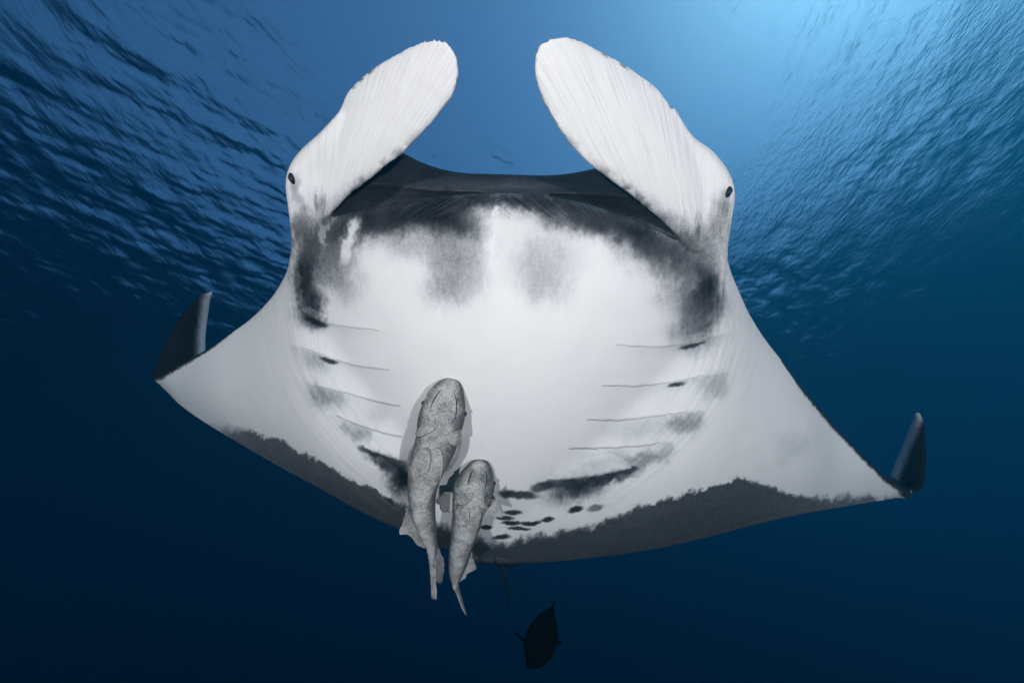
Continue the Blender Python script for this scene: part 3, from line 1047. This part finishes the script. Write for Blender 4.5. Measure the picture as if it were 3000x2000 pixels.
plate('pectoral_fin', [(1216, 1292, 1.75), (1210, 1310, 1.77), (1203, 1335, 1.78), (1197, 1358, 1.80)], [(1214, 1300, 1.80), (1201, 1318, 1.82), (1195, 1340, 1.83), (1193, 1361, 1.84)], RF, big, th=.008, ragged=2)
plate('anal_fin', [z8(265, 185) + (1.86,), z8(280, 300) + (1.90,), z8(330, 420) + (1.93,), z8(392, 520) + (1.97,)],
      [z8(255, 205) + (1.84,), z8(205, 340) + (1.84,), z8(183, 425) + (1.85,), z8(235, 428) + (1.87,), z8(290, 465) + (1.89,), z8(320, 510) + (1.91,), z8(372, 538) + (1.95,)], RF, big, th=.007, nu=40, nv=10, ragged=5, cup=.01, ridges=.003)
plate('caudal_fin', [z8(405, 590) + (2.02,), z8(418, 700) + (2.07,), z8(424, 800) + (2.12,), z8(430, 918) + (2.17,)],
      [z8(470, 590) + (2.02,), z8(462, 700) + (2.05,), z8(464, 800) + (2.09,), z8(470, 930) + (2.14,)], RF, big, th=.012, ragged=3)
plate('dorsal_fin', [z8(474, 510) + (2.0,), z8(470, 600) + (2.05,), z8(462, 700) + (2.10,), z8(458, 782) + (2.14,)],
      [z8(480, 520) + (2.03,), z8(510, 590) + (2.10,), z8(524, 650) + (2.15,), z8(522, 720) + (2.2,), z8(514, 780) + (2.22,), z8(498, 803) + (2.22,)], RF, big, th=.008, nu=34, ragged=4, ridges=.002)
eyeball(big, 1240, 1180, 1.69, 5, 7, -1, (DARK, PUPIL))
eyeball(big, 1364, 1212, 1.69, 4, 7, 1, (DARK, PUPIL))

small = thing('remora', P(1380, 1530, 2.2), 'smaller grey remora with spread side fins, hanging near the tail', 'remora', 'remoras on the manta')
rows_small = [(1400, 1412, 1346, 2.01, .8), (1378, 1430, 1353, 2.015, .75), (1356, 1442, 1373, 2.04, .70), (1337, 1449, 1398, 2.09, .70), (1328, 1451, 1420, 2.09, .70), (1326, 1448, 1445, 2.10, .72),
              (1327, 1437, 1472, 2.11, .76), (1325, 1420, 1503, 2.13, .82), (1322, 1410, 1540, 2.16, .88), (1319, 1396, 1580, 2.20, .95), (1315, 1380, 1618, 2.24, 1.0), (1314, 1366, 1655, 2.28, 1.05), (1317, 1352, 1685, 2.32, 1.1),
              (1324, 1343, 1706, 2.35, 1.3)]
DOFF = cast(BVH, 1392, 1405)[0].dot(CF) - .070 - 2.09
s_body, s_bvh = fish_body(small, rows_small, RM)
flap('gill_cover', s_bvh, [z7(*p) for p in ((800, 1440), (830, 1470), (880, 1480), (940, 1465), (985, 1420), (1010, 1370))], (10, -45), .011, RM, small, nu=40, ends=(.1, .3), wall=.004, slit=CREASE, slit_w=5.0)
flap('gill_cover', s_bvh, [z7(*p) for p in ((1030, 1400), (1045, 1480), (1075, 1512), (1120, 1515), (1165, 1480), (1190, 1420))], (-4, -45), .011, RM, small, nu=40, ends=(.3, .1), wall=.004, slit=CREASE, slit_w=5.0)
flap('jaw_fold', s_bvh, [z7(*p) for p in ((935, 1310), (965, 1230), (985, 1170), (1010, 1120))], (22, 4), .007, RM, small, nu=30, ends=(.3, .3), wall=.003, slit=CREASE, slit_w=4.0)
flap('jaw_fold', s_bvh, [z7(*p) for p in ((1115, 1130), (1125, 1210), (1118, 1290), (1115, 1350))], (-22, 0), .007, RM, small, nu=30, ends=(.3, .3), wall=.003, slit=CREASE, slit_w=4.0)
plate('pectoral_fin', [z8(597, 110) + (2.11,), z8(592, 150) + (2.11,), z8(590, 210) + (2.12,), z8(592, 265) + (2.13,)],
      [z8(575, 103) + (2.12,), z8(525, 108) + (2.14,), z8(480, 148) + (2.16,), z8(463, 185) + (2.17,), z8(490, 205) + (2.16,), z8(495, 242) + (2.16,), z8(530, 258) + (2.15,), z8(590, 268) + (2.14,)], RF, small, th=.008, nu=44, ragged=3, ridges=.002)
plate('pectoral_fin', [z8(890, 160) + (2.11,), z8(880, 200) + (2.12,), z8(860, 240) + (2.13,), z8(832, 285) + (2.14,)],
      [z8(908, 163) + (2.12,), z8(945, 185) + (2.14,), z8(968, 225) + (2.16,), z8(976, 262) + (2.17,), z8(970, 302) + (2.17,), z8(930, 294) + (2.16,), z8(890, 285) + (2.15,), z8(835, 292) + (2.14,)], RF, small, th=.008, nu=44, ragged=3, ridges=.002)
def on8(p, l): return on(s_bvh, z8(*p), l)
plate('pelvic_fin', [on8(p, .004) for p in ((640, 215), (660, 225), (690, 235), (715, 240))], [on8(p, .022) for p in ((606, 262), (640, 320), (670, 368), (692, 368), (720, 335))], RF, small, th=.007, ragged=2, ridges=.003, nu=34)
plate('pelvic_fin', [on8(p, .004) for p in ((725, 240), (750, 240), (775, 235), (795, 225))], [on8(p, .022) for p in ((722, 335), (745, 372), (768, 412), (790, 365), (812, 285))], RF, small, th=.007, ragged=2, ridges=.003, nu=34)
plate('anal_fin', [z8(738, 560) + (2.24,), z8(715, 620) + (2.27,), z8(690, 690) + (2.30,), z8(640, 795) + (2.35,)],
      [z8(740, 575) + (2.23,), z8(752, 640) + (2.24,), z8(768, 692) + (2.25,), z8(715, 722) + (2.28,), z8(680, 770) + (2.31,), z8(640, 798) + (2.34,)], RF, small, th=.008, nu=40, ragged=4, ridges=.002)
tube('caudal_fin', [(1333, 1700, 2.35, 9), (1339, 1722, 2.38, 5.5), (1346, 1745, 2.41, 4.5), (1356, 1775, 2.45, 3.5), (1366, 1799, 2.48, 1.2)], RM, small, flat=3.0)
eyeball(small, 1342, 1392, 2.08, 4, 6, -1, (DARK, PUPIL))
eyeball(small, 1449, 1415, 2.08, 4, 6, 1, (DARK, PUPIL))

# ------------------------------------------------------------------ the black fish below
DOFF = 0.0
FB = plain('black_fish', (0.0016, 0.0016, 0.002), .8, .0)
fish = thing('black_fish', P(1580, 1860, 2.3), 'small plump black fish swimming alone in open water below the tail', 'fish')


def axis_fish():
    # spine from tail root to snout with half widths (pixels) measured across it
    sp = np.array([(1619, 1775, 3), (1614, 1790, 13), (1606, 1812, 29), (1595, 1845, 43), (1582, 1880, 48), (1570, 1908, 44), (1560, 1928, 32), (1555, 1938, 18), (1553, 1942, 4)], float)
    h = catmull_u(sp, 8)
    c = Pn(np.c_[h[:, :2], np.linspace(2.36, 2.18, len(h))])
    r = h[:, 2] / FPX * 2.28
    tan = np.gradient(c, axis=0); tan /= np.linalg.norm(tan, axis=1, keepdims=True)
    ax = np.cross(tan, np.array(CF)); ax /= np.linalg.norm(ax, axis=1, keepdims=True)
    ay = np.cross(ax, tan)
    a = np.linspace(0, 2 * np.pi, 28, endpoint=False)
    rings = c[:, None] + r[:, None, None] * (np.cos(a)[None, :, None] * ax[:, None] + .7 * np.sin(a)[None, :, None] * ay[:, None])
    V, F = loft(rings)
    link('body', mesh_of('body', V, F), FB, fish)


axis_fish()
plate('caudal_fin', [(1613, 1786, 2.36), (1617, 1776, 2.37), (1621, 1768, 2.38), (1626, 1759, 2.40)], [(1625, 1788, 2.36), (1624, 1777, 2.37), (1625, 1769, 2.38), (1628, 1759, 2.40)], FB, fish, th=.02)
tube('pectoral_fin', [(1545, 1884, 2.26, 5), (1530, 1870, 2.26, 3.5), (1517, 1858, 2.26, 3), (1510, 1852, 2.26, 3.5)], FB, fish)
tube('pectoral_fin', [(1600, 1895, 2.26, 6), (1620, 1886, 2.26, 5), (1634, 1881, 2.26, 6), (1643, 1879, 2.26, 5.5), (1647, 1878, 2.26, 2)], FB, fish)
plate('mouth', [(1560, 1935, 2.18), (1563, 1938, 2.18), (1565, 1942, 2.18)], [(1568, 1934, 2.18), (1568, 1938, 2.18), (1566, 1943, 2.18)], FB, fish, th=.012)
